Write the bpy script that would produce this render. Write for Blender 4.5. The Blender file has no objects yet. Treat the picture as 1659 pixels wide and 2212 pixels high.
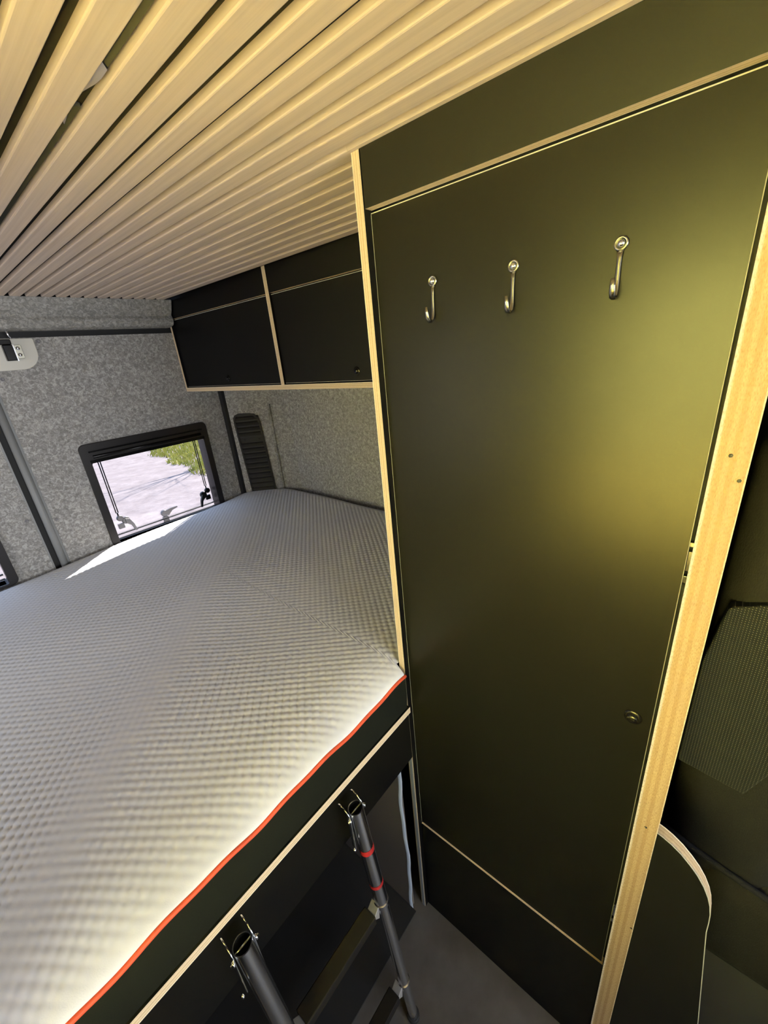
import bpy, bmesh, math, random
import numpy as np
from mathutils import Vector, Matrix, Quaternion

# ------------------------------------------------------------------ camera
SC = bpy.context.scene
COL = SC.collection
CZ = 1.625
cam = bpy.data.cameras.new('camera')
cam.sensor_fit = 'HORIZONTAL'; cam.sensor_width = 36.0
cam.lens = 878.22 / 1659.0 * 36.0
cam.clip_start = 0.02; cam.clip_end = 200
camo = bpy.data.objects.new('camera', cam); COL.objects.link(camo)
RR = [[0.6367272728571235, -0.7659927847748954, -0.08850668716391416],
      [-0.3375002349654465, -0.1736463140164876, -0.9251705513183802],
      [0.6933051070042673, 0.6189523497825081, -0.36908808880877375]]
# rows of RR: x right, y down, z forward; columns: world X, Y, Z
ROT = [[RR[0][0], RR[0][1], RR[0][2]], [RR[1][0], RR[1][1], RR[1][2]], [RR[2][0], RR[2][1], RR[2][2]]]
right = Vector(ROT[0]); down = Vector(ROT[1]); fwd = Vector(ROT[2])
M = Matrix(((right.x, -down.x, -fwd.x, 0), (right.y, -down.y, -fwd.y, 0), (right.z, -down.z, -fwd.z, CZ), (0, 0, 0, 1)))
camo.matrix_world = M
SC.camera = camo

# ------------------------------------------------------------------ world, sun, lights, exposure
SC.view_settings.view_transform = 'Standard'
SC.view_settings.look = 'None'
SC.view_settings.gamma = 1.0
SC.view_settings.use_curve_mapping = False
SC.view_settings.exposure = 0.0
w = bpy.data.worlds.new('sky'); SC.world = w; w.use_nodes = True
bg = w.node_tree.nodes['Background']
bg.inputs[0].default_value = (0.50, 0.68, 1.0, 1); bg.inputs[1].default_value = 2.2

def light(name, kind, loc, energy, color, target=None, size=None, size_y=None, angle=None):
    l = bpy.data.lights.new(name, kind); l.energy = energy; l.color = color
    if size is not None:
        l.shape = 'RECTANGLE'; l.size = size; l.size_y = size_y or size
    if angle is not None: l.angle = angle
    o = bpy.data.objects.new(name, l); COL.objects.link(o); o.location = loc
    if target is not None:
        d = Vector(target) - Vector(loc)
        o.rotation_euler = d.to_track_quat('-Z', 'Y').to_euler()
    return o
SUN = Vector((0.33, 0.22, 0.345)).normalized()
light('sun', 'SUN', SUN * 20, 17.0, (1.0, 0.93, 0.84), target=(0, 0, 0), angle=0.009)
# added warm spot, standing in for the unseen source of the yellow light
sp_ = light('added_yellow_spot', 'SPOT', (-0.30, 0.10, 1.84), 7600.0, (1.0, 0.94, 0.24), target=(-1.0, 0.05, 1.30))
sp_.data.spot_size = math.radians(84); sp_.data.spot_blend = 0.35; sp_.data.shadow_soft_size = 0.02
# added neutral fill for the rear, set in an invented side window
light('rear_fill_light', 'AREA', (-0.985, 1.22, 1.36), 8.0, (1.0, 0.95, 0.90), target=(0.5, 1.22, 1.36), size=0.5, size_y=0.8)
# daylight through the windscreen at the front of the van
light('windscreen_daylight', 'AREA', (0.1, -2.20, 1.35), 74.0, (0.97, 0.98, 1.0), target=(0.1, 0.0, 1.1), size=1.5, size_y=0.7)

# ------------------------------------------------------------------ materials
MATS = {}
def mat(name, color=(.5, .5, .5), rough=.5, metal=0.0, spec=.5):
    m = bpy.data.materials.new(name); m.use_nodes = True
    b = m.node_tree.nodes['Principled BSDF']
    b.inputs['Base Color'].default_value = (*color, 1)
    b.inputs['Roughness'].default_value = rough
    b.inputs['Metallic'].default_value = metal
    b.inputs['Specular IOR Level'].default_value = spec
    MATS[name] = m
    return m
def N(m, t): return m.node_tree.nodes.new(t)
def L(m, a, b): m.node_tree.links.new(a, b)
def ramp(m, fac, stops):
    r = N(m, 'ShaderNodeValToRGB')
    while len(r.color_ramp.elements) < len(stops): r.color_ramp.elements.new(0.5)
    for e, (p, c) in zip(r.color_ramp.elements, stops):
        e.position = p; e.color = (*c, 1)
    L(m, fac, r.inputs[0]); return r
def noise(m, vec, scale, detail=3.0, rough=.5, dist=0.0):
    n = N(m, 'ShaderNodeTexNoise'); n.inputs['Scale'].default_value = scale
    n.inputs['Detail'].default_value = detail; n.inputs['Roughness'].default_value = rough
    n.inputs['Distortion'].default_value = dist
    L(m, vec, n.inputs['Vector']); return n
def mapping(m, src, scale=(1, 1, 1), rot=(0, 0, 0)):
    mp = N(m, 'ShaderNodeMapping'); mp.inputs['Scale'].default_value = scale; mp.inputs['Rotation'].default_value = rot
    L(m, src, mp.inputs['Vector']); return mp.outputs[0]
def bump(m, h, strength, dist=.01):
    b = N(m, 'ShaderNodeBump'); b.inputs['Strength'].default_value = strength; b.inputs['Distance'].default_value = dist
    L(m, h, b.inputs['Height']); L(m, b.outputs[0], m.node_tree.nodes['Principled BSDF'].inputs['Normal']); return b
def coord(m, which='Object'):
    t = N(m, 'ShaderNodeTexCoord'); return t.outputs[which]
def base(m, out): L(m, out, m.node_tree.nodes['Principled BSDF'].inputs['Base Color'])

LAM = mat('black_laminate', (.0022, .0022, .0023), .45, spec=.15)
n = noise(LAM, coord(LAM), 900, 2); bump(LAM, n.outputs[0], .05, .0004)
LAMD = mat('door_laminate', (.0028, .0028, .0029), .34, spec=.095)
n = noise(LAMD, coord(LAMD), 9, 3); r = N(LAMD, 'ShaderNodeMapRange'); r.inputs[3].default_value = .31; r.inputs[4].default_value = .37
L(LAMD, n.outputs[0], r.inputs[0]); L(LAMD, r.outputs[0], LAMD.node_tree.nodes['Principled BSDF'].inputs['Roughness'])

def plywood(name, k, fleck):
    PLY = mat(name, (.7, .52, .32), .6, spec=.3)
    uv = coord(PLY, 'UV')
    sep = N(PLY, 'ShaderNodeSeparateXYZ'); L(PLY, uv, sep.inputs[0])
    wob = noise(PLY, mapping(PLY, uv, (1, 9, 1)), 3.0, 4)
    ad = N(PLY, 'ShaderNodeMath'); ad.operation = 'MULTIPLY_ADD'; L(PLY, wob.outputs[0], ad.inputs[0]); ad.inputs[1].default_value = .05; L(PLY, sep.outputs[0], ad.inputs[2])
    sc = lambda c: tuple(a * b for a, b in zip(c, k))
    C1 = sc((.76, .62, .42)); C2 = sc((.62, .47, .29)); C3 = sc((.68, .54, .35))
    r = ramp(PLY, ad.outputs[0], [(0, (.9, .8, .62)), (.055, (.86, .74, .54)), (.075, C2), (.16, C3), (.26, C1), (.38, C1), (.42, C2), (.54, C2), (.58, C1), (.70, C1), (.74, C2), (.86, C3), (.91, C1), (.955, (.88, .78, .60)), (1, (.92, .84, .66))])
    fl = noise(PLY, mapping(PLY, uv, (26, 110, 1)), 2.0, 5, .65)
    rf = ramp(PLY, fl.outputs[0], [(.36, (.55, .46, .34)), (.52, (.94, .93, .90)), (.62, (1.0, 1.0, 1.0))])
    mx = N(PLY, 'ShaderNodeMix'); mx.data_type = 'RGBA'; mx.blend_type = 'MULTIPLY'; mx.inputs[0].default_value = fleck
    L(PLY, r.outputs[0], mx.inputs[6]); L(PLY, rf.outputs[0], mx.inputs[7]); base(PLY, mx.outputs[2])
    bump(PLY, fl.outputs[0], .15, .0006)
    return PLY
PLY = plywood('plywood_edge', (1, 1, 1), .6)
PLYB = plywood('bare_plywood_edge', (.74, .66, .54), 1.0)
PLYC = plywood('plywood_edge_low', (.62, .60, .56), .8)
BAND = mat('pale_edge_band', (.62, .60, .50), .5, spec=.3)

OAK = mat('oak_slat', (.6, .46, .33), .62, spec=.25)
oc = coord(OAK)
oi = N(OAK, 'ShaderNodeObjectInfo')
cmb = N(OAK, 'ShaderNodeVectorMath'); cmb.operation = 'ADD'; L(OAK, oc, cmb.inputs[0])
cx_ = N(OAK, 'ShaderNodeCombineXYZ'); L(OAK, oi.outputs['Random'], cx_.inputs[0]); ml = N(OAK, 'ShaderNodeMath'); ml.operation = 'MULTIPLY'; ml.inputs[1].default_value = 7.0
L(OAK, oi.outputs['Random'], ml.inputs[0]); L(OAK, ml.outputs[0], cx_.inputs[1]); L(OAK, cx_.outputs[0], cmb.inputs[1])
g1 = noise(OAK, mapping(OAK, cmb.outputs[0], (90, 3.0, 90)), 2.2, 5, .6)
g2 = noise(OAK, mapping(OAK, cmb.outputs[0], (30, 5, 30)), 2.0, 3)
rr = ramp(OAK, g1.outputs[0], [(.25, (.52, .42, .33)), (.55, (.60, .495, .40)), (.8, (.66, .56, .46))])
r2 = ramp(OAK, g2.outputs[0], [(.3, (.88, .88, .90)), (.7, (1.04, 1.02, 1.0))])
mx = N(OAK, 'ShaderNodeMix'); mx.data_type = 'RGBA'; mx.blend_type = 'MULTIPLY'; mx.inputs[0].default_value = 1
L(OAK, rr.outputs[0], mx.inputs[6]); L(OAK, r2.outputs[0], mx.inputs[7]); base(OAK, mx.outputs[2])
bump(OAK, g1.outputs[0], .12, .0005)

FELT = mat('black_felt', (.006, .006, .006), .95, spec=.1)
RIBBON = mat('grey_felt_ribbon', (.022, .024, .024), .95, spec=.1)
TAPE = mat('clear_tape', (.45, .42, .45), .25, spec=.5)

def carpet(name, c1, c2, sc=1.0):
    m = mat(name, c1, .95, spec=.12)
    co = coord(m)
    a = noise(m, co, 95 * sc, 4, .62, .9); b = noise(m, co, 420 * sc, 2)
    r = ramp(m, a.outputs[0], [(.34, tuple(x * .72 for x in c1)), (.48, c1), (.66, c2)])
    fl = ramp(m, b.outputs[0], [(.25, (.82, .82, .82)), (.7, (1.08, 1.08, 1.08))])
    mx = N(m, 'ShaderNodeMix'); mx.data_type = 'RGBA'; mx.blend_type = 'MULTIPLY'; mx.inputs[0].default_value = 1
    L(m, r.outputs[0], mx.inputs[6]); L(m, fl.outputs[0], mx.inputs[7]); base(m, mx.outputs[2])
    bump(m, a.outputs[0], .35, .002)
    return m
CARP = carpet('grey_carpet_lining', (.27, .262, .245), (.45, .44, .415))
CARP2 = carpet('dark_carpet_lining', (.24, .235, .215), (.38, .37, .34))

COVER = mat('white_knit_cover', (.72, .725, .73), .85, spec=.2)
cn = noise(COVER, coord(COVER), 700, 3); bump(COVER, cn.outputs[0], .25, .0006)
PIPE = mat('red_piping', (.62, .085, .035), .6, spec=.3)
BORD = mat('charcoal_border_fabric', (.0042, .0052, .0060), .9, spec=.06)
bn = noise(BORD, coord(BORD), 500, 2); bump(BORD, bn.outputs[0], .3, .0006)

CHR = mat('chrome', (.86, .87, .90), .20, 1.0)
STEEL = mat('zinc_steel', (.36, .35, .29), .25, 1.0)
SATIN = mat('satin_steel', (.75, .75, .74), .42, .9)
RED = mat('red_tape', (.35, .02, .02), .3)
TREAD = mat('rubber_tread', (.0075, .0068, .0062), .6, spec=.15)
PLAS = mat('black_plastic', (.003, .003, .003), .22, spec=.22)
VENT = mat('dark_vent_plastic', (.011, .0105, .0100), .45, spec=.16)
RUB = mat('black_rubber', (.008, .008, .008), .7)
PAINT = mat('grey_painted_metal', (.20, .205, .20), .5, 0)
WPL = mat('cream_plastic', (.52, .50, .43), .45)
GREYP = mat('grey_plastic', (.16, .155, .16), .4)
BOARD = mat('grey_panel', (.13, .115, .105), .30)
PALE = mat('daylit_board_edge', (.36, .42, .50), .35)  # blue cast of low daylight put into the board edge colour
DAYPLY = mat('ply_daylight_tint', (.34, .37, .40), .35, .4)  # bluish daylight on bare ply, put into the colour
VINYL = mat('grey_vinyl_floor', (.075, .07, .066), .5)
vn = noise(VINYL, coord(VINYL), 7, 5, .6); r = ramp(VINYL, vn.outputs[0], [(.3, (.052, .047, .042)), (.7, (.090, .086, .082))]); base(VINYL, r.outputs[0])
DARKIN = mat('dark_interior', (.006, .006, .006), .8)
SILL = mat('dark_brown_frame', (.010, .008, .0075), .4, spec=.3)

GLASS = bpy.data.materials.new('acrylic_pane'); GLASS.use_nodes = True
nt = GLASS.node_tree; nt.nodes.clear()
o_ = nt.nodes.new('ShaderNodeOutputMaterial'); t_ = nt.nodes.new('ShaderNodeBsdfTransparent'); t_.inputs[0].default_value = (.94, .93, .95, 1)
g_ = nt.nodes.new('ShaderNodeBsdfGlossy'); g_.inputs['Roughness'].default_value = .03
m_ = nt.nodes.new('ShaderNodeMixShader'); m_.inputs[0].default_value = .05
nt.links.new(t_.outputs[0], m_.inputs[1]); nt.links.new(g_.outputs[0], m_.inputs[2]); nt.links.new(m_.outputs[0], o_.inputs[0])

def dotted(name, basec, dot, scale):
    m = mat(name, basec, .85, spec=.08)
    co = mapping(m, coord(m), (scale, scale, scale), (math.radians(45), 0, 0))
    s = N(m, 'ShaderNodeSeparateXYZ'); L(m, co, s.inputs[0])
    out = []
    for k in (1, 2):
        a = N(m, 'ShaderNodeMath'); a.operation = 'SINE'; L(m, s.outputs[k], a.inputs[0]); out.append(a.outputs[0])
    p = N(m, 'ShaderNodeMath'); p.operation = 'MULTIPLY'; L(m, out[0], p.inputs[0]); L(m, out[1], p.inputs[1])
    r = ramp(m, p.outputs[0], [(.0, basec), (.70, basec), (.86, dot)])
    base(m, r.outputs[0]); bump(m, p.outputs[0], .15, .0008)
    return m
SEATD = dotted('seat_dotted_fabric', (.0045, .0052, .0068), (.060, .055, .048), 1150)
SEATF = mat('seat_plain_fabric', (.017, .017, .016), .9, spec=.08)
sn = noise(SEATF, mapping(SEATF, coord(SEATF), (1, 3, 1)), 260, 3); r = ramp(SEATF, sn.outputs[0], [(.3, (.0030, .0030, .0034)), (.7, (.0075, .0075, .0078))]); base(SEATF, r.outputs[0]); bump(SEATF, sn.outputs[0], .5, .001)

GND = mat('pale_gravel_ground', (.40, .34, .34), .95)
gn_ = noise(GND, coord(GND), 3.0, 8, .72); r = ramp(GND, gn_.outputs[0], [(.3, (.15, .125, .125)), (.55, (.215, .188, .188)), (.75, (.27, .24, .24))]); base(GND, r.outputs[0])
bump(GND, gn_.outputs[0], .5, .08)
GRASS = mat('yellow_green_grass', (.26, .30, .06), .8)
gi = noise(GRASS, coord(GRASS), 4, 4); r = ramp(GRASS, gi.outputs[0], [(.3, (.22, .24, .03)), (.7, (.50, .47, .10))]); base(GRASS, r.outputs[0])
BARK = mat('bark', (.10, .08, .06), .9)
WTOP = mat('added_bounce_wood', (.80, .62, .36), .7, spec=.2)
WALLP = mat('pale_wall_lining', (.30, .29, .27), .8)

# ------------------------------------------------------------------ helpers
def setp(o, label=None, cat=None, group=None, kind=None):
    if label: o['label'] = label
    if cat: o['category'] = cat
    if group: o['group'] = group
    if kind: o['kind'] = kind
    return o
def empty(name, loc, label, cat, group=None):
    o = bpy.data.objects.new(name, None); COL.objects.link(o); o.location = loc
    o.empty_display_size = .05
    return setp(o, label, cat, group)

class MB:
    """collects verts/faces in world space; faces carry material index and uv"""
    def __init__(s): s.v = []; s.f = []; s.m = []; s.uv = []; s.sm = []
    def face(s, pts, mi=0, uv=None, smooth=False):
        i = len(s.v); s.v += [tuple(p) for p in pts]; s.f.append(tuple(range(i, i + len(pts)))); s.m.append(mi)
        s.uv.append(uv); s.sm.append(smooth); return s
    def box(s, x0, x1, y0, y1, z0, z1, th=None, mi=0, me=1, flip=False):
        P = [(x0, y0, z0), (x1, y0, z0), (x1, y1, z0), (x0, y1, z0), (x0, y0, z1), (x1, y0, z1), (x1, y1, z1), (x0, y1, z1)]
        i = len(s.v); s.v += P
        lo = (x0, y0, z0); hi = (x1, y1, z1)
        for f, ax in (((0, 3, 2, 1), 2), ((4, 5, 6, 7), 2), ((0, 1, 5, 4), 1), ((2, 3, 7, 6), 1), ((1, 2, 6, 5), 0), ((3, 0, 4, 7), 0)):
            s.f.append(tuple(i + k for k in f)); s.sm.append(False)
            if th is None:
                s.m.append(mi); s.uv.append(None)
            elif ax == th:
                s.m.append(mi); s.uv.append(None)
            else:
                s.m.append(me)
                other = [a for a in range(3) if a not in (ax, th)][0]
                us = []
                for k in f:
                    p = P[k]; u = (p[th] - lo[th]) / (hi[th] - lo[th])
                    us.append((1 - u if flip else u, p[other]))
                s.uv.append(us)
        return s
    def tube(s, pts, rad, seg=10, mi=0, cap=True, closed=False):
        pts = [Vector(p) for p in pts]; n = len(pts)
        rads = rad if isinstance(rad, (list, tuple)) else [rad] * n
        base_i = len(s.v); up = None
        for k in range(n):
            a = pts[max(0, k - 1)]; b = pts[min(n - 1, k + 1)]; t = (b - a).normalized()
            if up is None:
                up = Vector((0, 0, 1)) if abs(t.z) < .9 else Vector((1, 0, 0))
            u = (up - t * up.dot(t)).normalized(); v = t.cross(u); up = u
            for j in range(seg):
                an = 2 * math.pi * j / seg
                s.v.append(tuple(pts[k] + (u * math.cos(an) + v * math.sin(an)) * rads[k]))
        for k in range(n - 1):
            for j in range(seg):
                a = base_i + k * seg + j; b = base_i + k * seg + (j + 1) % seg
                s.f.append((a, b, b + seg, a + seg)); s.m.append(mi); s.uv.append(None); s.sm.append(True)
        if cap:
            s.f.append(tuple(base_i + j for j in range(seg))[::-1]); s.m.append(mi); s.uv.append(None); s.sm.append(False)
            s.f.append(tuple(base_i + (n - 1) * seg + j for j in range(seg))); s.m.append(mi); s.uv.append(None); s.sm.append(False)
        return s
    def lathe(s, c, ax, prof, seg=20, mi=0):
        """prof: (r, h) along axis vector ax from point c"""
        ax = Vector(ax).normalized(); c = Vector(c)
        u = ax.orthogonal().normalized(); v = ax.cross(u); b0 = len(s.v)
        for r, h in prof:
            for j in range(seg):
                an = 2 * math.pi * j / seg
                s.v.append(tuple(c + ax * h + (u * math.cos(an) + v * math.sin(an)) * max(r, 1e-5)))
        for k in range(len(prof) - 1):
            for j in range(seg):
                a = b0 + k * seg + j; b = b0 + k * seg + (j + 1) % seg
                s.f.append((a, b, b + seg, a + seg)); s.m.append(mi); s.uv.append(None); s.sm.append(True)
        return s
    def prism(s, poly, ax, lo, hi, mi=0, me=None, smooth=False, flip=False):
        """poly: 2D points in the two other axes (order: remaining axes ascending)"""
        me = mi if me is None else me
        def P(p, h):
            r = [0, 0, 0]; o = [a for a in range(3) if a != ax]
            r[o[0]] = p[0]; r[o[1]] = p[1]; r[ax] = h; return tuple(r)
        n = len(poly); i = len(s.v)
        s.v += [P(p, lo) for p in poly] + [P(p, hi) for p in poly]
        s.f.append(tuple(range(i, i + n))[::-1]); s.m.append(mi); s.uv.append(None); s.sm.append(False)
        s.f.append(tuple(range(i + n, i + 2 * n))); s.m.append(mi); s.uv.append(None); s.sm.append(False)
        d = 0
        for k in range(n):
            k2 = (k + 1) % n; L_ = math.dist(poly[k], poly[k2])
            s.f.append((i + k, i + k2, i + n + k2, i + n + k)); s.m.append(me)
            a, b = (0, 1) if not flip else (1, 0)
            s.uv.append([(a, d), (a, d + L_), (b, d + L_), (b, d)]); s.sm.append(smooth); d += L_
        return s
    def build(s, name, mats, parent=None, bevel=0, seg=2, label=None, recalc=True):
        me = bpy.data.meshes.new(name)
        off = Vector((0, 0, 0))
        if parent is not None:
            p = parent
            while p is not None: off += p.location; p = p.parent
        me.from_pydata([tuple(Vector(v) - off) for v in s.v], [], s.f)
        for m in (mats if isinstance(mats, (list, tuple)) else [mats]): me.materials.append(m)
        me.polygons.foreach_set('material_index', s.m)
        me.polygons.foreach_set('use_smooth', s.sm)
        if any(u is not None for u in s.uv):
            ul = me.uv_layers.new(name='UVMap')
            for p, u in zip(me.polygons, s.uv):
                if u:
                    for li, q in zip(p.loop_indices, u): ul.data[li].uv = q
        if recalc:
            bm = bmesh.new(); bm.from_mesh(me); bmesh.ops.remove_doubles(bm, verts=bm.verts, dist=1e-6)
            bmesh.ops.recalc_face_normals(bm, faces=bm.faces); bm.to_mesh(me); bm.free()
        me.update()
        o = bpy.data.objects.new(name, me); COL.objects.link(o)
        if parent is not None: o.parent = parent
        if bevel:
            b = o.modifiers.new('bevel', 'BEVEL'); b.width = bevel; b.segments = seg; b.limit_method = 'ANGLE'; b.harden_normals = False
        if label: o['label'] = label
        return o
def rrect(x0, x1, y0, y1, r, n=5):
    rs = r if isinstance(r, (list, tuple)) else [r] * 4   # corners: x1y0, x1y1, x0y1, x0y0
    out = []
    for (cx, cy, a0, rr) in ((x1, y0, -90, rs[0]), (x1, y1, 0, rs[1]), (x0, y1, 90, rs[2]), (x0, y0, 180, rs[3])):
        sx = -1 if cx == x1 else 1; sy = -1 if cy == y1 else 1
        c = (cx + sx * rr, cy + sy * rr)
        if rr < 1e-6: out.append((cx, cy)); continue
        for k in range(n + 1):
            a = math.radians(a0 + 90 * k / n); out.append((c[0] + rr * math.cos(a), c[1] + rr * math.sin(a)))
    return out
def ring(mb, ax, outer, inner, lo, hi, mi=0):
    """frame between two loops with equal point count, extruded lo..hi along ax"""
    def P(p, h):
        r = [0, 0, 0]; o = [a for a in range(3) if a != ax]; r[o[0]] = p[0]; r[o[1]] = p[1]; r[ax] = h; return tuple(r)
    n = len(outer)
    for k in range(n):
        k2 = (k + 1) % n
        mb.face([P(outer[k], lo), P(outer[k2], lo), P(inner[k2], lo), P(inner[k], lo)], mi)
        mb.face([P(outer[k], hi), P(outer[k2], hi), P(inner[k2], hi), P(inner[k], hi)], mi)
        mb.face([P(outer[k], lo), P(outer[k2], lo), P(outer[k2], hi), P(outer[k], hi)], mi)
        mb.face([P(inner[k], lo), P(inner[k2], lo), P(inner[k2], hi), P(inner[k], hi)], mi)

ZC = 1.8915      # underside of the slats
XW = 0.55        # front plane of the wardrobe
XC = 0.8958      # front plane of the overhead cabinets
YD = 1.93        # rear doors
YB = 0.4677      # front of the bed

# ------------------------------------------------------------------ setting: shell of the van
f = MB().box(-1.05, 1.40, -2.3, 2.05, -.05, 0).build('floor', VINYL); setp(f, 'dark grey vinyl van floor', kind='structure')
ceil = MB().box(-1.05, 1.40, -2.3, 2.02, ZC + .0104, ZC + .06).build('ceiling', FELT); setp(ceil, 'slatted wooden ceiling over black felt', kind='structure')
# slats, one by one
SP = .04205; SW = .0274; ST = .0104
def slat_mesh(w):
    mb = MB(); r = .0018
    q = .0010; prof = [(0, ZC + ST), (0, ZC + r), (r * .3, ZC + r * .3), (r, ZC), (w - q, ZC), (w - q * .3, ZC + q * .3), (w, ZC + q), (w, ZC + ST)]
    n = len(prof); i = 0
    a = [(x, 0, z) for x, z in prof]; b = [(x, 1, z) for x, z in prof]
    mb.v = a + b
    for k in range(n):
        k2 = (k + 1) % n; mb.f.append((k, k2, n + k2, n + k)); mb.m.append(0); mb.uv.append(None); mb.sm.append(False)
    mb.f.append(tuple(range(n))); mb.m.append(0); mb.uv.append(None); mb.sm.append(False)
    mb.f.append(tuple(range(n, 2 * n))); mb.m.append(0); mb.uv.append(None); mb.sm.append(False)
    me = bpy.data.meshes.new('slat'); me.from_pydata(mb.v, [], mb.f); me.materials.append(OAK)
    bm = bmesh.new(); bm.from_mesh(me); bmesh.ops.recalc_face_normals(bm, faces=bm.faces); bm.to_mesh(me); bm.free()
    return me
sm_ = slat_mesh(SW)
random.seed(4)
for k in range(-14, 17):
    x = .2058 + SP * k
    y0, y1 = -.95, 1.855 + random.uniform(-.002, .002)
    if x + SW > XW + .004: y0 = YB + .0215
    if x + SW > XC + .004: continue
    s = bpy.data.objects.new('slat', sm_); COL.objects.link(s); s.parent = ceil
    s.location = (x, y0, random.uniform(0, .0004)); s.scale = (1, y1 - y0, 1)
MB().box(.5422, .5495, -.95, YB + .0212, ZC, ZC + ST).build('slat', OAK, ceil, label='narrow end strip against the wardrobe')
# felt ribbon hanging in one gap, with torn clear tape
rb = MB()
xs = .2316
rb.box(xs - .0005, xs + .0125, -.3, .52, ZC + .0055, ZC + .0095)
rb.box(xs + .001, xs + .0125, .60, 1.25, ZC + .0055, ZC + .0095)
rb.build('felt_ribbon', RIBBON, ceil, label='loose grey felt ribbon in the gap')
tp = MB(); pts = []
for k in range(9):
    t = k / 8; y = .50 + .13 * t
    a = ZC + .004 - .003 * math.sin(t * 9); b = ZC + .007 - .004 * math.sin(t * 6 + 1)
    pts.append(((xs - .001 + .002 * math.sin(t * 8), y, a), (xs + .0115 - .004 * t, y + .015, b)))
for k in range(8):
    tp.face([pts[k][0], pts[k + 1][0], pts[k + 1][1], pts[k][1]], smooth=True)
tp.build('tape_scrap', TAPE, ceil, label='crumpled clear tape in the gap')

# right hand side wall, with a recessed field
wr = MB()
XS, XR = 1.235, 1.262
rec = rrect(.62, 1.735, .60, 1.430, [0, .035, .035, 0], 5)      # (y, z) loop of recess
inn = rrect(.62, 1.700, .60, 1.422, [0, .045, .045, 0], 5)
wr.box(XR, XR + .04, -.6, 1.98, 0, 1.95)
# frame around recess as quads to a big outer loop
def outerize(loop, y0, y1, z0, z1):
    out = []
    for (y, z) in loop:
        out.append((y, z))
    return out
wr.box(XS, XR, -.6, 1.98, 1.430, 1.95)
o = wr.build('wall_right', CARP); setp(o, 'grey carpet lined side wall with a recessed field', kind='structure')
# diagonal pillar between side wall and rear door
pl = MB(); A0 = (1.055, 1.905); A1 = (1.236, 1.724)
pl.prism([A0, (1.236, 1.724), (1.236, 1.97), (1.055, 1.97)], 2, 1.430, 1.93)
pl.prism([A0, (1.193, 1.767), (1.203, 1.762), (1.212, 1.764), (1.222, 1.756), (1.236, 1.730), (1.262, 1.690), (1.262, 1.97), (1.055, 1.97)], 2, 0, 1.430)
o = pl.build('wall_corner', CARP); setp(o, 'grey carpet lined corner pillar', kind='structure')
# rear header
hp = [(1.850, 1.8925), (1.868, 1.858), (1.884, 1.838), (1.876, 1.824), (1.877, 1.812), (1.886, 1.800), (1.915, 1.7945), (2.0, 1.794), (2.0, 1.8925)]
hd = MB(); hd.prism(hp, 0, -1.05, XC - .0005, smooth=False)
o = hd.build('trim_1', CARP2, bevel=.004); setp(o, 'grey carpet lined header above the rear doors', kind='structure')
sl = MB().box(-1.05, 1.06, 1.945, 1.99, 1.70, 1.80).box(.19, .27, 1.945, 1.99, 0, 1.80).box(1.045, 1.075, 1.90, 1.99, 0, 1.80)
o = sl.build('trim_2', RUB); setp(o, 'black rubber seals around the rear doors', kind='structure')

# rear doors with window holes
def door_panel(name, x0, x1, z0, z1, wx0, wx1, wz0, wz1, label):
    mb = MB(); y0, y1 = YD, YD + .045
    out = []; inn = rrect(wx0, wx1, wz0, wz1, .02, 5)
    for (x, z) in inn:
        pass
    mb.box(x0, wx0 + .0, y0, y1, z0, z1); mb.box(wx1, x1, y0, y1, z0, z1)
    mb.box(wx0, wx1, y0, y1, wz1, z1); mb.box(wx0, wx1, y0, y1, z0, wz0)
    bmn = mb.build(name, CARP)
    setp(bmn, label, kind='structure'); return bmn
d1 = door_panel('door_1', .262, 1.046, .30, 1.774, .432, .928, .955, 1.372, 'grey carpet lined right rear van door')
d2 = door_panel('door_2', -.95, .208, .30, 1.774, -.50, .0975, .955, 1.372, 'grey carpet lined left rear van door')
# lower body below the doors
o = MB().box(-1.05, 1.25, YD, YD + .06, -.05, .30).build('wall_rear', CARP); setp(o, 'carpeted rear sill of the van', kind='structure')
# door edge metal
o = MB().tube([(.243, YD + .004, .5), (.243, YD + .004, 1.774)], .0125, 12).box(.243, .2625, YD + .002, YD + .03, .5, 1.774).build('metal_edge', PAINT, d1, label='grey metal door edge')
o = MB().box(.2060, .2115, YD - .002, YD + .03, .5, 1.774).build('metal_edge', PAINT, d2, label='thin grey metal door edge')

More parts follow.
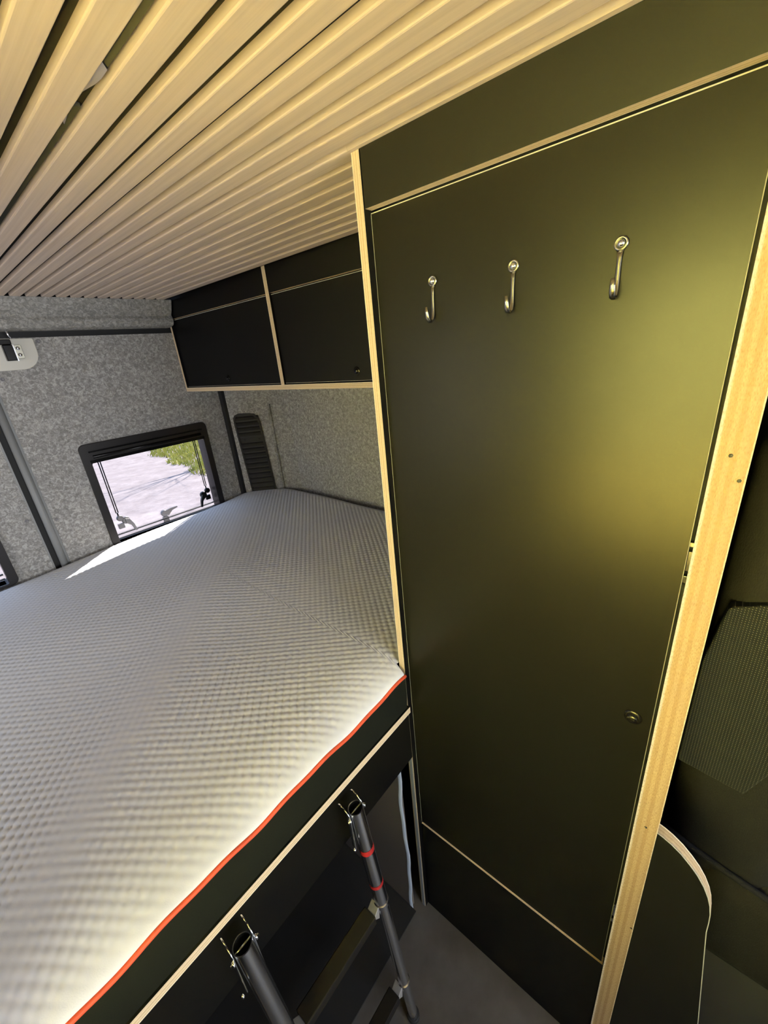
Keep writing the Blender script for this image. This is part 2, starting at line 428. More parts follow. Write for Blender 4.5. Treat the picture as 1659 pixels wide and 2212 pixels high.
def window(name, x0, x1, z0, z1, label, full=True):
    """hinged acrylic window in black frame; x0..z1 outer frame"""
    cx, cz = (x0 + x1) / 2, (z0 + z1) / 2
    e = empty(name, (cx, YD, z0), label, None); e['kind'] = 'structure'
    if 'category' in e: del e['category']
    ft, fs, fb = .076, .028, .010
    outer = rrect(x0, x1, z0, z1, .022, 5)
    inner = rrect(x0 + fs, x1 - fs, z0 + fb, z1 - ft, .008, 5)
    mb = MB(); ring(mb, 1, outer, inner, YD - .010, YD + .004)
    mb.build('frame', SILL, e, bevel=.0015)
    # reveal
    mb = MB(); o2 = rrect(x0 + fs - .006, x1 - fs + .006, z0 + fb - .004, z1 - ft + .006, .008, 5)
    ring(mb, 1, o2, inner, YD + .002, YD + .055)
    mb.build('reveal', SILL, e)
    # blind cassette lines along the top
    mb = MB()
    mb.box(x0 + fs, x1 - fs, YD - .016, YD - .006, z1 - .034, z1 - .028)
    mb.tube([(x0 + fs + .01, YD - .014, z1 - .052), (x1 - fs - .01, YD - .014, z1 - .052)], .006, 10)
    mb.box(x0 + fs - .004, x1 - fs + .004, YD - .014, YD - .006, z1 - ft, z1 - ft + .012)
    mb.build('blind_cassette', PLAS, e)
    # pane frame and pane
    gx0, gx1, gz0, gz1 = x0 + fs + .004, x1 - fs - .004, z0 + fb, z1 - ft
    MB().box(gx0 - .02, gx1 + .02, YD + .055, YD + .059, gz0 - .015, gz1 + .02).build('pane', GLASS, e)
    mb = MB()
    mb.box(gx0, gx1, YD + .040, YD + .052, gz0 + .022, gz0 + .0255)
    mb.box(gx0, gx1, YD + .040, YD + .052, gz0 + .004, gz0 + .007)
    mb.build('seal_line', RUB, e)
    if full:
        for sx, xx in ((1, gx0 + .034), (-1, gx1 - .020)):
            m = MB()
            m.tube([(xx - .004, YD + .046, gz1 - .004), (xx - .004, YD + .046, gz0 + .118)], .0022, 6)
            m.tube([(xx + .004, YD + .046, gz1 - .004), (xx + .004, YD + .046, gz0 + .118)], .0022, 6)
            m.tube([(xx - .022 * sx, YD + .046, gz1 - .004), (xx + .005, YD + .046, gz1 - .004)], .0035, 6)
            m.tube([(xx, YD + .046, gz0 + .118), (xx, YD + .046, gz0 + .098)], .003, 6)
            m.build('stay_arm', PLAS, e)
            m = MB()
            m.lathe((xx + .003, YD + .052, gz0 + .092), (0, -1, 0), [(0, .014), (.011, .014), (.013, .010), (.013, 0), (0, 0)], 14)
            m.lathe((xx + .022 * sx, YD + .052, gz0 + .077), (0, -1, 0), [(0, .016), (.014, .016), (.016, .012), (.016, 0), (0, 0)], 16)
            m.prism([(xx + .018 * sx, gz0 + .088), (xx + .034 * sx, gz0 + .082), (xx + .046 * sx, gz0 + .055), (xx + .052 * sx, gz0 + .022), (xx + .044 * sx, gz0 + .022), (xx + .036 * sx, gz0 + .050), (xx + .018 * sx, gz0 + .066)], 1, YD + .030, YD + .042)
            m.box(xx - .012, xx + .012, YD + .044, YD + .054, gz0 + .045, gz0 + .068)
            m.build('window_latch', GREYP if sx == 1 else PLAS, e, bevel=.001)
        hx = (gx0 + gx1) / 2 - .012
        m = MB()
        m.box(hx - .012, hx + .012, YD + .042, YD + .054, gz0 + .006, gz0 + .034)
        m.lathe((hx, YD + .054, gz0 + .050), (0, -1, 0), [(0, .016), (.014, .016), (.016, .010), (.016, 0), (0, 0)], 16)
        m.prism([(hx - .010, gz0 + .060), (hx + .012, gz0 + .036), (hx + .034, gz0 + .056), (hx + .060, gz0 + .062), (hx + .060, gz0 + .068), (hx + .030, gz0 + .068)], 1, YD + .034, YD + .044)
        m.build('window_latch', GREYP, e, bevel=.001)
    return e
window('window_1', .418, .942, .945, 1.386, 'black framed hinged window in the right rear door')
window('window_2', -.515, .0995, .945, 1.386, 'black framed window in the left rear door', full=False)

# left wall, front wall with windscreen opening
wl = MB().box(-1.05, -1.0, -1.0, 2.0, 0, 1.05).box(-1.05, -1.0, -1.0, 2.0, 1.68, 1.95).box(-1.05, -1.0, -1.0, .75, 1.05, 1.68).box(-1.05, -1.0, 1.70, 2.0, 1.05, 1.68)
wl.box(-1.05, -1.0, -2.3, -2.05, 0, 1.95).box(-1.05, -1.0, -2.05, -1.0, 1.6, 1.95).box(-1.05, -1.0, -2.05, -1.0, 0, 1.05)
o = wl.build('wall_left', WALLP)
setp(o, 'pale lined side wall across the aisle', kind='structure')
o = MB().box(-1.05, 1.4, -2.35, -2.3, 0, .95).box(-1.05, 1.4, -2.35, -2.3, 1.75, 1.95).box(-1.05, -.75, -2.35, -2.3, .95, 1.75).box(.95, 1.4, -2.35, -2.3, .95, 1.75).build('wall_front', WALLP)
setp(o, 'cab front below and above the windscreen', kind='structure')
o = MB().box(1.262, 1.31, -2.3, -.6, 0, 1.95).build('wall_cab', WALLP); setp(o, 'pale cab side trim beyond the seat', kind='structure')

w3 = empty('fill_window', (-1.0, 1.22, 1.05), 'added unseen side window framing the rear fill light', None); w3['kind'] = 'structure'  # added window, gives the rear fill light a frame
m = MB(); ring(m, 0, rrect(.72, 1.73, 1.02, 1.71, .03), rrect(.78, 1.67, 1.08, 1.65, .02), -1.0, -.985); m.build('frame', PLAS, w3)
MB().box(-1.03, -1.026, .75, 1.70, 1.05, 1.68).build('pane', GLASS, w3)
# ------------------------------------------------------------------ wardrobe
wd = empty('wardrobe', (XW, .23, 0), 'tall black laminate wardrobe with yellow plywood edges and three coat hooks', 'wardrobe')
TP = .0145
MB().box(XW, 1.23, YB + .0060, YB + .0060 + TP + .0005, 0, ZC, th=1).build('side_panel', [LAM, PLY], wd)      # rear side panel
MB().box(XW - .0012, XW + .001, YB + .0085, YB + .0175, .0, .668).build('daylit_ply_edge', DAYPLY, wd, label='lower plywood panel edge with bluish daylight in its colour')  # lower ply edge, its bluish daylight painted as a thin overlay
pst = MB().box(XW, 1.23, -.0215, .0100, 0, ZC, th=1).build('side_panel', [LAM, PLYB], wd, label='thick front side panel with bare plywood edge')
MB().box(XW, XW + .0145, .0105, YB + .0035, 1.8200, ZC, th=0).build('fascia', [LAM, PLY], wd)
MB().box(XW + .040, 1.2, .0105, YB + .005, .02, 1.86).build('carcass', DARKIN, wd)
XDR = XW + .0155
door = MB().box(XDR, XDR + .015, .0148, .4750 - .0015, .3925, 1.8168, th=0).build('door', [LAMD, PLY], wd)
MB().box(XW + .0128, XW + .027, .0115, YB + .005, .0, .3895, th=0).build('lower_panel', [LAM, PLY], wd)
e_ = .0006
MB().box(XDR - .0002, XDR + .002, .0148 - e_, .0148 + e_ * .3, .3925, 1.8168).box(XDR - .0002, XDR + .002, .4735 - e_ * .3, .4735 + e_, .3925, 1.8168).box(XDR - .0002, XDR + .002, .0148, .4735, 1.8168 - e_, 1.8168 + e_).build('edge_band', BAND, door, label='thin pale edge line around the door')
# concealed hinge in the gap by the post
for zz in (1.340, .55):
    MB().box(XDR + .017, XDR + .020, .0098, .0145, zz - .012, zz + .016).box(XDR + .014, XDR + .0175, .0098, .0150, zz + .024, zz + .030).box(XDR + .014, XDR + .0175, .0098, .0150, zz - .028, zz - .018).build('hinge', CHR, door, bevel=.0005)
# push lock
m = MB(); m.lathe((XDR, .0387, 1.0744), (-1, 0, 0), [(0, 0), (.0125, 0), (.0125, .0015), (.0100, .0028), (.0088, .0028), (.0082, .0012), (.0076, .0012), (.0074, .006), (.005, .0075), (0, .0078)], 28)
m.build('lock_button', PLAS, door)
# screw holes on the post edge
for yy, zz in ((-.0045, 1.4895), (-.016, 1.463), (-.006, .878), (-.0185, .60)):
    MB().lathe((XW - .0003, yy, zz), (-1, 0, 0), [(0, .0002), (.0021, .0002), (.0021, 0)], 6).build('nail_hole', DARKIN, pst)

# coat hooks
def hook_build(y, z, label, s=1.0, rotx=0.0):
    e = empty('coat_hook', (XDR, y, z), label, 'hook', 'coat hooks on the wardrobe door')
    m = MB()
    m.lathe((XDR, y, z), (-1, 0, 0), [(0, 0), (.0068, 0), (.0074, .0012), (.0070, .0032), (.0050, .0036), (.0046, .0022), (0, .0022)], 24)
    m.build('mounting_ring', STEEL, e)
    m = MB(); m.lathe((XDR, y, z), (-1, 0, 0), [(0, .0062), (.0022, .0058), (.0040, .0040), (.0042, .0022), (0, .0020)], 16)
    m.build('screw', CHR, e)
    # hanging flat-bar arm and J bend, widened in y
    path = [(.0022, -.006), (.0030, -.014), (.0032, -.024), (.0034, -.036), (.0040, -.044), (.0062, -.050), (.0105, -.0535), (.0155, -.0525), (.0190, -.0480), (.0205, -.0415), (.0210, -.0340)]
    wdt = [.0036, .0026, .0024, .0027, .0029, .0031, .0032, .0032, .0031, .0029, .0022]
    m = MB(); n_ = len(path); b0 = 0; th_ = .0013
    secs = []
    for i, (d, dz) in enumerate(path):
        a = Vector(path[max(0, i - 1)]); b = Vector(path[min(n_ - 1, i + 1)]); t = (b - a).normalized(); nn = Vector((-t.y, t.x))
        w2 = wdt[i]; sec = []
        for q in range(10):
            an = 2 * math.pi * q / 10
            oy = math.cos(an) * w2; on = math.sin(an) * th_
            sec.append((XDR - (d + nn.x * on), y + oy, z + dz + nn.y * on))
        secs.append(sec)
    for sec in secs: m.v += sec
    for i in range(n_ - 1):
        for q in range(10):
            a = i * 10 + q; b = i * 10 + (q + 1) % 10
            m.f.append((a, b, b + 10, a + 10)); m.m.append(0); m.uv.append(None); m.sm.append(True)
    for base_i in (0, (n_ - 1) * 10):
        m.f.append(tuple(range(base_i, base_i + 10))); m.m.append(0); m.uv.append(None); m.sm.append(False)
    m.build('hook_arm', STEEL, e)
    return e
hook_build(.3675, 1.7105, 'small steel coat hook nearest the bed on the black wardrobe door')
hook_build(.2461, 1.7083, 'middle steel coat hook of three on the black wardrobe door')
hook_build(.1255, 1.7085, 'steel coat hook nearest the cab on the black wardrobe door')

# ------------------------------------------------------------------ overhead cabinets
def cabinet(y0, y1, knob_y, end_left, label, wy0, wy1):
    """y0..y1 outer; wy0/wy1 inner opening"""
    e = empty('overhead_cabinet', (XC, (y0 + y1) / 2, 1.5285), label, 'cabinet', 'overhead cabinets above the bed')
    MB().box(XC, XS, y0, y1, 1.5285, 1.5445, th=2).build('bottom_panel', [LAM, PLY], e)
    if wy1 < y1: MB().box(XC - .0003, XS, wy1, y1, 1.5445, ZC + .009, th=1).build('side_panel', [LAM, PLY], e)
    MB().box(XC + .0025, XC + .0165, wy0, wy1, 1.8245, ZC + .009, th=0).build('fascia', [LAM, PLY], e)
    MB().box(XC + .05, XS, wy0, wy1, 1.55, ZC).build('carcass', DARKIN, e)
    d = MB().box(XC + .0055, XC + .0205, wy0 + .002, wy1 - .002, 1.5490, 1.8195, th=0).build('door', [LAM, PLY], e)
    MB().box(XC + .0052, XC + .0075, wy0 + .002, wy1 - .002, 1.8188, 1.8200).box(XC + .0052, XC + .0075, wy0 + .002, wy1 - .002, 1.5486, 1.5494).build('edge_band', BAND, d, label='thin pale edge line of the door')
    m = MB(); m.lathe((XC + .0055, knob_y, 1.5755), (-1, 0, 0), [(0, 0), (.0125, 0), (.0125, .0015), (.0100, .0028), (.0088, .0028), (.0082, .0012), (.0076, .0012), (.0074, .006), (.005, .0075), (0, .0078)], 24)
    m.build('lock_button', PLAS, d)
    return e
cabinet(YB + .025, 1.2165, .857, False, 'black overhead cabinet with plywood edges nearest the wardrobe', YB + .025, 1.1985)
cabinet(1.2168, 1.9255, 1.560, True, 'black overhead cabinet with plywood edges by the rear door', 1.2168, 1.9120)

# ------------------------------------------------------------------ bed
bed = empty('bed_platform', (.1, YB, 0), 'black bed platform with a pale plywood front edge under the mattress', 'bed')
MB().box(-.99, XW + .0, YB, 1.925, .8215, .8385, th=2, flip=True).build('platform_board', [LAM, PLY], bed)
MB().box(XW, 1.23, YB + .0215, 1.725, .8215, .8385, th=2).build('platform_board', [LAM, PLY], bed)
MB().box(-.99, XW - .004, YB + .003, YB + .018, .6720, .8212, th=1).build('apron', [LAM, PLY], bed)
# boarded side of the locker below the bed
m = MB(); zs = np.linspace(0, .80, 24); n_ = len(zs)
MB().box(.521, .535, YB + .040, 1.60, 0, .82).build('side_board', BOARD, bed, label='glossy grey side board under the bed')
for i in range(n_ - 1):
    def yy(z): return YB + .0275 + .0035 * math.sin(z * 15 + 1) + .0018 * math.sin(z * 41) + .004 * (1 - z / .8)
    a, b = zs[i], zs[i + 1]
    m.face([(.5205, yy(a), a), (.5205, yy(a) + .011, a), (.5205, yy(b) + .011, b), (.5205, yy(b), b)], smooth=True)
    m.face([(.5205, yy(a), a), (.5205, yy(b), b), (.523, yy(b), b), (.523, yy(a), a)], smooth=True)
m.build('edge_strip', PALE, bed, label='wavy board edge with pale blue daylight in its colour')  # daylight on this edge is painted in as pale blue
MB().box(-.35, -.33, YB + .030, 1.9, 0, .82, th=0).build('side_board', [LAM, PLY], bed)
MB().box(-.99, .52, YB + .022, 1.9, .0005, .006).build('locker_floor', DARKIN, bed, label='black locker floor under the bed')

# mattress: quilted cover, border and piping
matt = empty('mattress', (.1, YB + .1, .8385), 'white quilted mattress with red piping and charcoal border on the platform', 'mattress')
X0, X1, Y0, Y1 = -.98, 1.232, YB, 1.925
nx = int((X1 - X0) / .0033); 
ys = [Y0]; st = .0022
while ys[-1] < Y1:
    t = (ys[-1] - Y0) / (Y1 - Y0); ys.append(ys[-1] + .0024 + .0024 * t)
ys = np.array(ys); ys = Y0 + (ys - Y0) * (Y1 - Y0) / (ys[-1] - Y0)
xs_ = np.linspace(X0, X1, nx)
XX, YY = np.meshgrid(xs_, ys)
Y0c = np.where(XX > XW - .0065, .4915, Y0); YY = Y0c + (YY - Y0) * (Y1 - Y0c) / (Y1 - Y0)
cut = np.clip((XX + YY - 2.935) / 2, 0, None); XX = XX - cut; YY = YY - cut
def edge_wave(x): return .0050 * np.sin(x * 27.0 + .6) + .0028 * np.sin(x * 61 + 1.7) + .0020 * np.sin(x * 13)
def ztop(x, y):
    t = np.clip(x / 1.15, -.6, 1)
    z = .958 + .030 * t + .008 * np.clip((y - .5) / 1.4, 0, 1) * np.clip(t, 0, 1) - .010 * np.clip((y - 1.2) / .7, 0, 1) * (1 - np.clip(t, 0, 1))
    z = z + .0035 * np.sin(x * 7 + y * 4) * np.sin(y * 6 - x * 2 + 1)
    # broad soft fold running from the back corner towards the front left
    d = (x - (.05 + (y - .75) * .92)); z = z + .009 * np.exp(-(d / .15) ** 2) + .014 * np.exp(-((x + .22) / .26) ** 2 - ((y - .64) / .20) ** 2)
    return z
Z = ztop(XX, YY)
R_ = .105
def fall(d, r, h):
    q = np.clip(1 - d / r, 0, 1); return h * (1 - np.sqrt(np.clip(1 - q * q, 0, 1)))
zedge = .937 + .5 * edge_wave(XX)
fd = fall(YY - Y0, R_, 1.0)
Z = Z * (1 - fd) + zedge * fd
Z -= fall(X1 - XX, .05, .030)
Z -= fall(Y1 - YY, .05, .026)
# quilting: centred rectangular lattice of pillows
A_, B_ = .0200, .0233
u = XX / A_; v = YY / B_
def cell(du, dv):
    fu = (u - du + .5) % 1 - .5; fv = (v - dv + .5) % 1 - .5
    return np.hypot(fu * A_, fv * B_)
h = np.clip(1 - (np.minimum(cell(0, 0), cell(.5, .5)) / .0096) ** 2, 0, 1) ** .7
ph1 = np.sin(XX * 9 + YY * 3.0) * np.cos(YY * 7 - XX * 4)
amp = .0026 * (1 + .25 * ph1)
dband = (XX - (-.02 + (YY - .70) * .95)); amp *= 1 - .65 * np.exp(-(dband / .055) ** 2)
amp *= np.clip((YY - Y0) / .03, 0, 1)
Z += amp * (h - .5)
ny = len(ys)
off = Vector(matt.location)
verts = np.stack([XX - off.x, YY - off.y, Z - off.z], -1).reshape(-1, 3)
idx = np.arange(nx * ny).reshape(ny, nx)
quads = np.stack([idx[:-1, :-1], idx[:-1, 1:], idx[1:, 1:], idx[1:, :-1]], -1).reshape(-1, 4)
me = bpy.data.meshes.new('quilted_top')
me.vertices.add(len(verts)); me.vertices.foreach_set('co', verts.astype(np.float32).ravel())
me.loops.add(quads.size); me.loops.foreach_set('vertex_index', quads.astype(np.int32).ravel())
me.polygons.add(len(quads)); me.polygons.foreach_set('loop_start', (np.arange(len(quads)) * 4).astype(np.int32))
me.polygons.foreach_set('loop_total', np.full(len(quads), 4, np.int32))
me.polygons.foreach_set('use_smooth', np.ones(len(quads), bool))
me.update(calc_edges=True); me.materials.append(COVER)
qt = bpy.data.objects.new('quilted_top', me); COL.objects.link(qt); qt.parent = matt
# border
m = MB(); xs2 = np.linspace(X0, XW - .0065, 220)
def ef(x): return float(.937 + .5 * edge_wave(np.array(x)))
for i in range(len(xs2) - 1):
    a, b = xs2[i], xs2[i + 1]
    za, zb = ef(a), ef(b)
    rows = [(0, .8392), (-.001, .87), (.0, .905)]
    prev = None
    m.face([(a, Y0 + .004, .8392), (b, Y0 + .004, .8392), (b, Y0 + .001, .88), (a, Y0 + .001, .88)], smooth=True)
    m.face([(a, Y0 + .001, .88), (b, Y0 + .001, .88), (b, Y0 + .001, zb - .002), (a, Y0 + .001, za - .002)], smooth=True)
m.box(X0 + .002, XW - .008, Y0 + .006, Y1 - .002, .8392, .905); m.box(XW - .008, X1 - .002, .4925, 1.68, .8392, .905)
m.build('border', BORD, matt)
m = MB(); m.tube([(x, Y0 + .0005, ef(x) - .0005) for x in xs2], .0042, 8); m.build('piping', PIPE, matt)

# ------------------------------------------------------------------ ladder
lad = empty('bed_ladder', (.2, .40, 0), 'chrome tube ladder with black treads hanging in front of the bed', 'ladder')
D = Vector((.0944, -.2091, -2.8826)).normalized()
def along(p, z): return Vector(p) + D * ((p[2] - z) / -D.z)
for px, py, pz in ((.3171, .430, .810), (.0690, .430, .815)):
    T = (px, py, pz)
    p = MB()
    r0 = .0150
    a = along(T, pz); b = along(T, .515); c = along(T, .505); e2 = along(T, .18); f2 = along(T, .17); g2_ = along(T, .012)
    # open topped outer tube
    seg = 24; b0 = len(p.v)
    u = D.orthogonal().normalized(); v_ = D.cross(u)
    for (pt, r) in ((a + D * .16, r0 * .9), (a, r0 * .9), (a, r0), (b, r0), (b, r0 + .0015), (c, r0 + .0015), (c, r0 * .88), (e2, r0 * .88), (e2, r0), (f2, r0), (f2, r0 * .78), (g2_, r0 * .78)):
        for j in range(seg):
            an = 2 * math.pi * j / seg; p.v.append(tuple(pt + (u * math.cos(an) + v_ * math.sin(an)) * r))
    for k in range(11):
        for j in range(seg):
            q0 = b0 + k * seg + j; q1 = b0 + k * seg + (j + 1) % seg
            p.f.append((q0, q1, q1 + seg, q0 + seg)); p.m.append(0); p.uv.append(None); p.sm.append(True)
    pole = p.build('pole', CHR, lad, recalc=True)
    pole.data.materials.append(CHR)
    md = pole.modifiers.new('edge', 'EDGE_SPLIT'); md.split_angle = math.radians(40)
    # cross pin in the mouth and hook straps either side
    m = MB(); q = a + D * .004
    m.tube([q + Vector((-r0, 0, 0)), q + Vector((r0, 0, 0))], .0014, 8); m.build('cross_pin', STEEL, pole)
    for sx in (-1, 1):
        m = MB(); x_ = a.x + sx * (r0 + .0015)
        path = [(.0, -.10), (.001, -.05), (.001, -.018), (.004, -.004), (.012, .004), (.020, .006), (.026, .001)]
        prev = None
        for (dy, dz) in path:
            cur = ((x_, a.y + dy - .004, a.z + dz), (x_, a.y + dy + .006, a.z + dz + .003))
            if prev:
                m.face([prev[0], cur[0], cur[1], prev[1]], smooth=True)
                m.face([(x_ + sx * .0018, *prev[0][1:]), (x_ + sx * .0018, *cur[0][1:]), (x_ + sx * .0018, *cur[1][1:]), (x_ + sx * .0018, *prev[1][1:])], smooth=True)
                for s_ in (0, 1):
                    m.face([prev[s_], cur[s_], (x_ + sx * .0018, *cur[s_][1:]), (x_ + sx * .0018, *prev[s_][1:])], smooth=True)
            prev = cur
        m.build('hook_strap', CHR, pole)
        m = MB(); m.lathe((x_ + sx * .0018, a.y - .002, a.z - .014), (sx, 0, 0), [(0, 0), (.0048, 0), (.0048, .003), (.0030, .0034), (.0030, .0055), (0, .006)], 10)
        m.build('bolt', CHR, pole)
    MB().tube([along(T, .014), along(T, .0)], .016, 14).build('rubber_foot', RUB, pole)
    if px > .2:
        for zt, hh in ((.700, .014), (.585, .010)):
            MB().tube([along(T, zt), along(T, zt - hh)], r0 + .0004, 20, cap=False).build('red_band', RED, pole)
    for zt in (.500, .165):
        q = along(T, zt); sg = -1 if px > .2 else 1
        m = MB()
        m.prism([(q.x + sg * .012, q.z + .016), (q.x + sg * .034, q.z - .004), (q.x + sg * .016, q.z - .026)], 1, q.y - .004, q.y + .018)
        m.build('bracket', SATIN, pole, bevel=.001)
    # small pin with a button below the mouth
    q = along(T, pz - .085); m = MB(); m.lathe(q + Vector((-r0 - .012, -.002, 0)), (-1, -.4, .2), [(0, 0), (.0035, 0), (.0035, .003), (0, .004)], 10); m.build('release_button', CHR, pole)
for zt in (.500, .165):
    ql = along((.0690, .430, .815), zt); qr = along((.3171, .430, .810), zt)
    m = MB().box(ql.x + .028, qr.x - .028, ql.y - .006, ql.y + .026, zt - .022, zt + .004)
    m.build('tread', TREAD, lad, bevel=.002)

# ------------------------------------------------------------------ vent grille on the corner pillar
tdir = Vector((.181, -.181, 0)).normalized(); ndir = Vector((-.7071, -.7071, 0))
vg = empty('vent_grille', (1.118, 1.842, 1.19), 'tall black louvred vent grille on the carpeted corner pillar', 'vent')
def vp(s, z, d=0.0):
    o_ = Vector((A0[0], A0[1], 0)) + tdir * s + ndir * d; return (o_.x, o_.y, z)
# outline in (s along the pillar, z): left side nearly vertical, right side slanted
outl = [(.060, .90), (.155, .90)]
loop = [(.046, .86), (.168, .86), (.150, 1.345), (.143, 1.372), (.127, 1.390), (.105, 1.395), (.050, 1.398), (.033, 1.392), (.024, 1.378), (.023, 1.350)]
inl = [(.053, .87), (.160, .87), (.142, 1.342), (.136, 1.365), (.123, 1.381), (.104, 1.386), (.052, 1.389), (.039, 1.384), (.032, 1.373), (.031, 1.348)]
m = MB(); n_ = len(loop)
for k in range(n_):
    k2 = (k + 1) % n_
    m.face([vp(*loop[k], 0), vp(*loop[k2], 0), vp(*loop[k2], .009), vp(*loop[k], .009)])
    m.face([vp(*loop[k], .009), vp(*loop[k2], .009), vp(*inl[k2], .009), vp(*inl[k], .009)])
    m.face([vp(*inl[k], .009), vp(*inl[k2], .009), vp(*inl[k2], .004), vp(*inl[k], .004)])
m.build('frame', VENT, vg)
m = MB(); m.face([vp(*p, .003) for p in inl]); m.build('back_plate', RUB, vg)
zz = 1.372; k = 0
while zz > .93:
    t = (1.39 - zz) / .5; s0 = .030 + .018 * t * 1.2; s1 = .144 + .014 * t
    if k == 4:
        m = MB(); m.face([vp(s0, zz + .010, .006), vp(s1, zz + .010, .006), vp(s1, zz - .012, .006), vp(s0, zz - .012, .006)])
        m.build('screw_band', VENT, vg)
        for ss in (s0 + .02, s1 - .02):
            MB().lathe(vp(ss, zz, .006), ndir, [(0, .001), (.0035, .001), (.004, 0)], 10).build('screw', RUB, vg)
    else:
        m = MB()
        pr = [(.009, -.003), (.004, .0035), (-.005, .0035), (-.0095, .0085), (-.0115, .008), (-.006, .001)]
        A = [vp(s0, zz + a, .004 + b) for a, b in ((.011, .000), (.004, .0035), (-.006, .0065), (-.0095, .0070), (-.0095, .0045), (.004, .0005))]
        Bq = [vp(s1, zz + a, .004 + b) for a, b in ((.011, .000), (.004, .0035), (-.006, .0065), (-.0095, .0070), (-.0095, .0045), (.004, .0005))]
        for q in range(6):
            q2 = (q + 1) % 6; m.face([A[q], A[q2], Bq[q2], Bq[q]], smooth=False)
        m.face(A); m.face(Bq)
        m.build('louvre', VENT, vg)
    zz -= .0262; k += 1

# ------------------------------------------------------------------ door latch and trim clips
la = empty('door_latch', (.33, YD, 1.72), 'chrome and black latch on a cream plate at the top of the rear door', 'latch')
m = MB(); m.prism(rrect(.262, .408, 1.672, 1.772, [.055, .006, .006, .012], 6), 1, YD - .006, YD + .001)
m.build('backing_plate', WPL, la, bevel=.002)
m = MB(); m.box(.3150, .3420, YD - .024, YD - .005, 1.702, 1.752); m.box(.290, .3400, YD - .036, YD - .018, 1.752, 1.768)
m.build('latch_body', PLAS, la, bevel=.002)
m = MB(); m.box(.3415, .3445, YD - .026, YD - .004, 1.700, 1.752); m.tube([(.337, YD - .030, 1.800), (.343, YD - .032, 1.770)], .0028, 8); m.build('latch_arm', CHR, la)
m = MB(); m.prism(rrect(.3450, .3670, 1.708, 1.752, .003, 3), 1, YD - .010, YD - .006); m.build('strike_plate', STEEL, la, bevel=.001)
for zz in (1.720, 1.741):
    MB().lathe((.356, YD - .010, zz), (0, -1, 0), [(0, .003), (.003, .0028), (.0055, .001), (.006, 0)], 14).build('screw', CHR, la)
for (x, z, lb) in ((.421, 1.7605, 'small dark trim clip beside the latch plate'), (.2843, 1.6464, 'small dark trim clip below the latch'), (.1892, 1.1571, 'small dark trim clip left of the door seam'), (.2727, 1.1327, 'small dark trim clip right of the door seam')):
    o = MB().lathe((x, YD, z), (0, -1, 0), [(0, .0012), (.0030, .001), (.0045, .0028), (.0055, .0024), (.0065, 0)], 12).build('trim_clip', GREYP)
    setp(o, lb, 'clip', 'trim clips on the rear door lining')

# ------------------------------------------------------------------ rounded board and cab seat
m = MB()
bp_ = [(-.0218, 0), (-.0218, .8720)]
arc = [(-.0300, .8715), (-.0420, .8660), (-.0560, .8565), (-.0690, .8440), (-.0810, .8300), (-.0910, .8140), (-.0990, .7960), (-.1040, .7790), (-.1075, .7600), (-.1090, .7400), (-.1100, .7150)]
poly = bp_ + arc + [(-.1400, .40), (-.1400, 0)]
poly = [(-.0218, 0), (-.0218, .8740)] + arc + [(-.1395, .46), (-.150, .30), (-.150, 0)]
m.prism(poly, 0, XW + .004, XW + .022, mi=0, me=1)
bo = m
o = m.build('seat_base_board', [LAM, PLYC]); setp(o, 'low black board with rounded plywood edge beside the wardrobe', 'board')

m = MB(); vp_ = [(-.1100, .7150), (-.1395, .46), (-.150, .30), (-.150, 0)]; full = [(-.0218, .8740)] + arc[:-1] + vp_
for k in range(len(full) - 1):
    (ya, za), (yb, zb) = full[k], full[k + 1]
    m.face([(XW + .0037, ya, za), (XW + .0037, yb, zb), (XW + .0037, yb + .0012, zb - .0006), (XW + .0037, ya + .0012, za - .0006)])
    m.face([(XW + .0037, ya, za), (XW + .0037, yb, zb), (XW + .006, yb, zb), (XW + .006, ya, za)])
eb = m.build('edge_band', BAND, None); eb.parent = o; eb['label'] = 'thin pale edge line of the board'
seat = empty('cab_seat', (.95, -.22, 0), 'dark fabric cab seat with dotted side panel beyond the wardrobe', 'seat')
def rbox(name, x0, x1, y0, y1, z0, z1, r, mt, parent, seg=4, label=None):
    o = MB().box(x0, x1, y0, y1, z0, z1).build(name, mt, parent, bevel=r, seg=seg, label=label)
    for p in o.data.polygons: p.use_smooth = True
    return o
SX = .735
rbox('backrest', SX, 1.20, -.215, -.035, .56, 1.485, .045, SEATF, seat)
rbox('head_restraint', SX + .13, 1.08, -.19, -.08, 1.50, 1.72, .04, SEATF, seat)
rbox('cushion', SX - .02, 1.20, -.66, -.10, .36, .635, .05, SEATF, seat)
rbox('seat_base', SX + .02, 1.18, -.60, -.12, 0.0, .37, .02, DARKIN, seat)
# dotted fabric patch on the side of the backrest, slightly padded
m = MB()
sp = [(-.030, .865), (-.127, .852), (-.150, .925), (-.175, 1.10), (-.160, 1.20), (-.100, 1.235), (-.045, 1.21), (-.030, 1.10)]
m.prism(sp, 0, SX - .012, SX + .01); m.build('side_panel', SEATD, seat, bevel=.003, label='dotted woven side panel')
m = MB(); m.tube([(SX - .006, -.03, .672), (SX - .008, -.08, .655), (SX - .008, -.14, .638), (SX - .006, -.21, .622)], .006, 8); m.build('seam', SEATF, seat)

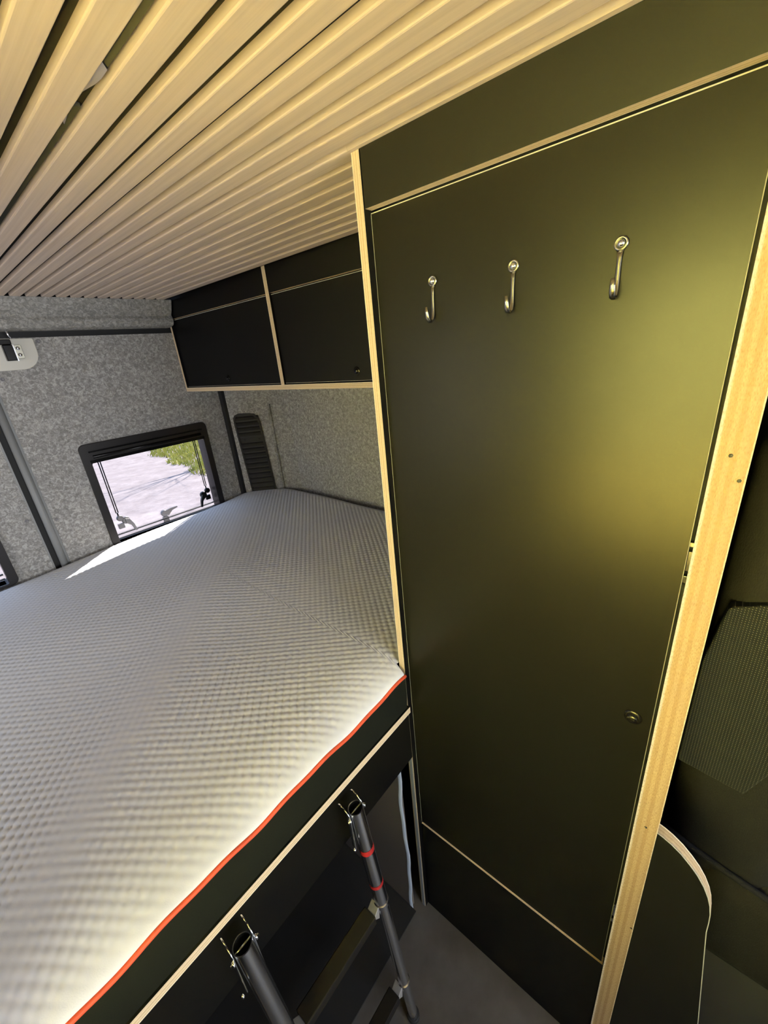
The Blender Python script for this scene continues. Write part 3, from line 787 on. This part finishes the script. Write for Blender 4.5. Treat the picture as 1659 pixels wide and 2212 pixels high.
# ------------------------------------------------------------------ added unseen unit, panel and spot housing for the yellow light
kit = empty('added_low_unit', (-.74, -.2, 0), 'added unseen low black unit with a wooden top, shaping the yellow light', 'cabinet')  # added out of view to bounce and block yellow light
MB().box(-.99, -.34, -.90, .44, 0, .955, th=0).build('body', [LAM, PLY], kit)
MB().box(-.995, -.31, -.92, .445, .955, .975).build('worktop', WTOP, kit)  # added wooden top, bounces the warm spot upwards
tu = empty('light_block_panel', (-.65, .453, 0), 'added unseen tall black panel keeping yellow light off the bed', 'cupboard')  # added out of view to shade the mattress from the yellow light
MB().box(-.995, -.185, .446, .4635, .0, ZC, th=1).build('side_panel', [LAM, PLY], tu)
e = empty('added_spot_housing', (-.30, .10, 1.87), 'added unseen round housing for the yellow spot', 'lamp')  # added fitting around the warm spot
m = MB(); m.lathe((-.30, .10, ZC), (0, 0, -1), [(.04, 0), (.04, .02), (.032, .026), (.030, .010), (0, .010)], 24); m.build('housing', PLAS, e)

# ------------------------------------------------------------------ outside
GZ = -.65
g = MB(); nG = 40
g.box(-30, 40, -10, 60, GZ - .1, GZ); o = g.build('ground', GND); setp(o, 'pale sunlit gravel outside', kind='structure')
random.seed(11)
gb = MB()
def ingrass(x, y):
    # boundary from (4.2,12.6) to (5.0,9.6): grass on the far right side
    return x > 4.12 + .1245 * (y - 9.4) + .12 * math.sin(x * 5 + y * 3)
cnt = 0
while cnt < 26000:
    x = random.uniform(3.8, 10.0); y = random.uniform(7.5, 19)
    if not ingrass(x, y) or math.hypot(x - 6.9, y - 10.7) < .9: continue
    cnt += 1; a = random.uniform(0, 6.28); hgt = random.uniform(.06, .16); wd_ = .016
    dx, dy = math.cos(a) * wd_, math.sin(a) * wd_; lx, ly = random.uniform(-.05, .05), random.uniform(-.05, .05)
    gb.face([(x - dx, y - dy, GZ), (x + dx, y + dy, GZ), (x + lx, y + ly, GZ + hgt)])
o = gb.build('grass', GRASS, recalc=False); setp(o, 'yellow green grass verge outside the window', 'grass', kind='stuff')

# bare tree whose branches throw the shadows on the ground
random.seed(23)
tr = MB()
def branch(p, d, length, r, depth):
    pts = [p]; rad = [r]; q = Vector(p); dd = Vector(d); n_ = 4
    for k in range(n_):
        dd = (dd + Vector((random.uniform(-.18, .18), random.uniform(-.18, .18), random.uniform(-.10, .16)))).normalized()
        q = q + dd * (length / n_); pts.append(tuple(q)); rad.append(r * (1 - .16 * (k + 1)))
    tr.tube(pts, rad, 5 if depth > 1 else 7, cap=False)
    if depth >= 5: return
    for k in range(3 if depth < 3 else 3):
        i = random.choice((2, 3, 4)); nd = (dd + Vector((random.uniform(-.9, .9), random.uniform(-.9, .9), random.uniform(-.3, .6)))).normalized()
        branch(pts[i], nd, length * random.uniform(.6, .8), rad[i] * .62, depth + 1)
branch((6.9, 10.7, GZ), (0, 0, 1), 2.4, .15, 0)
o = tr.build('bare_tree', BARK, recalc=False); setp(o, 'leafless tree outside throwing branch shadows on the gravel', 'tree')
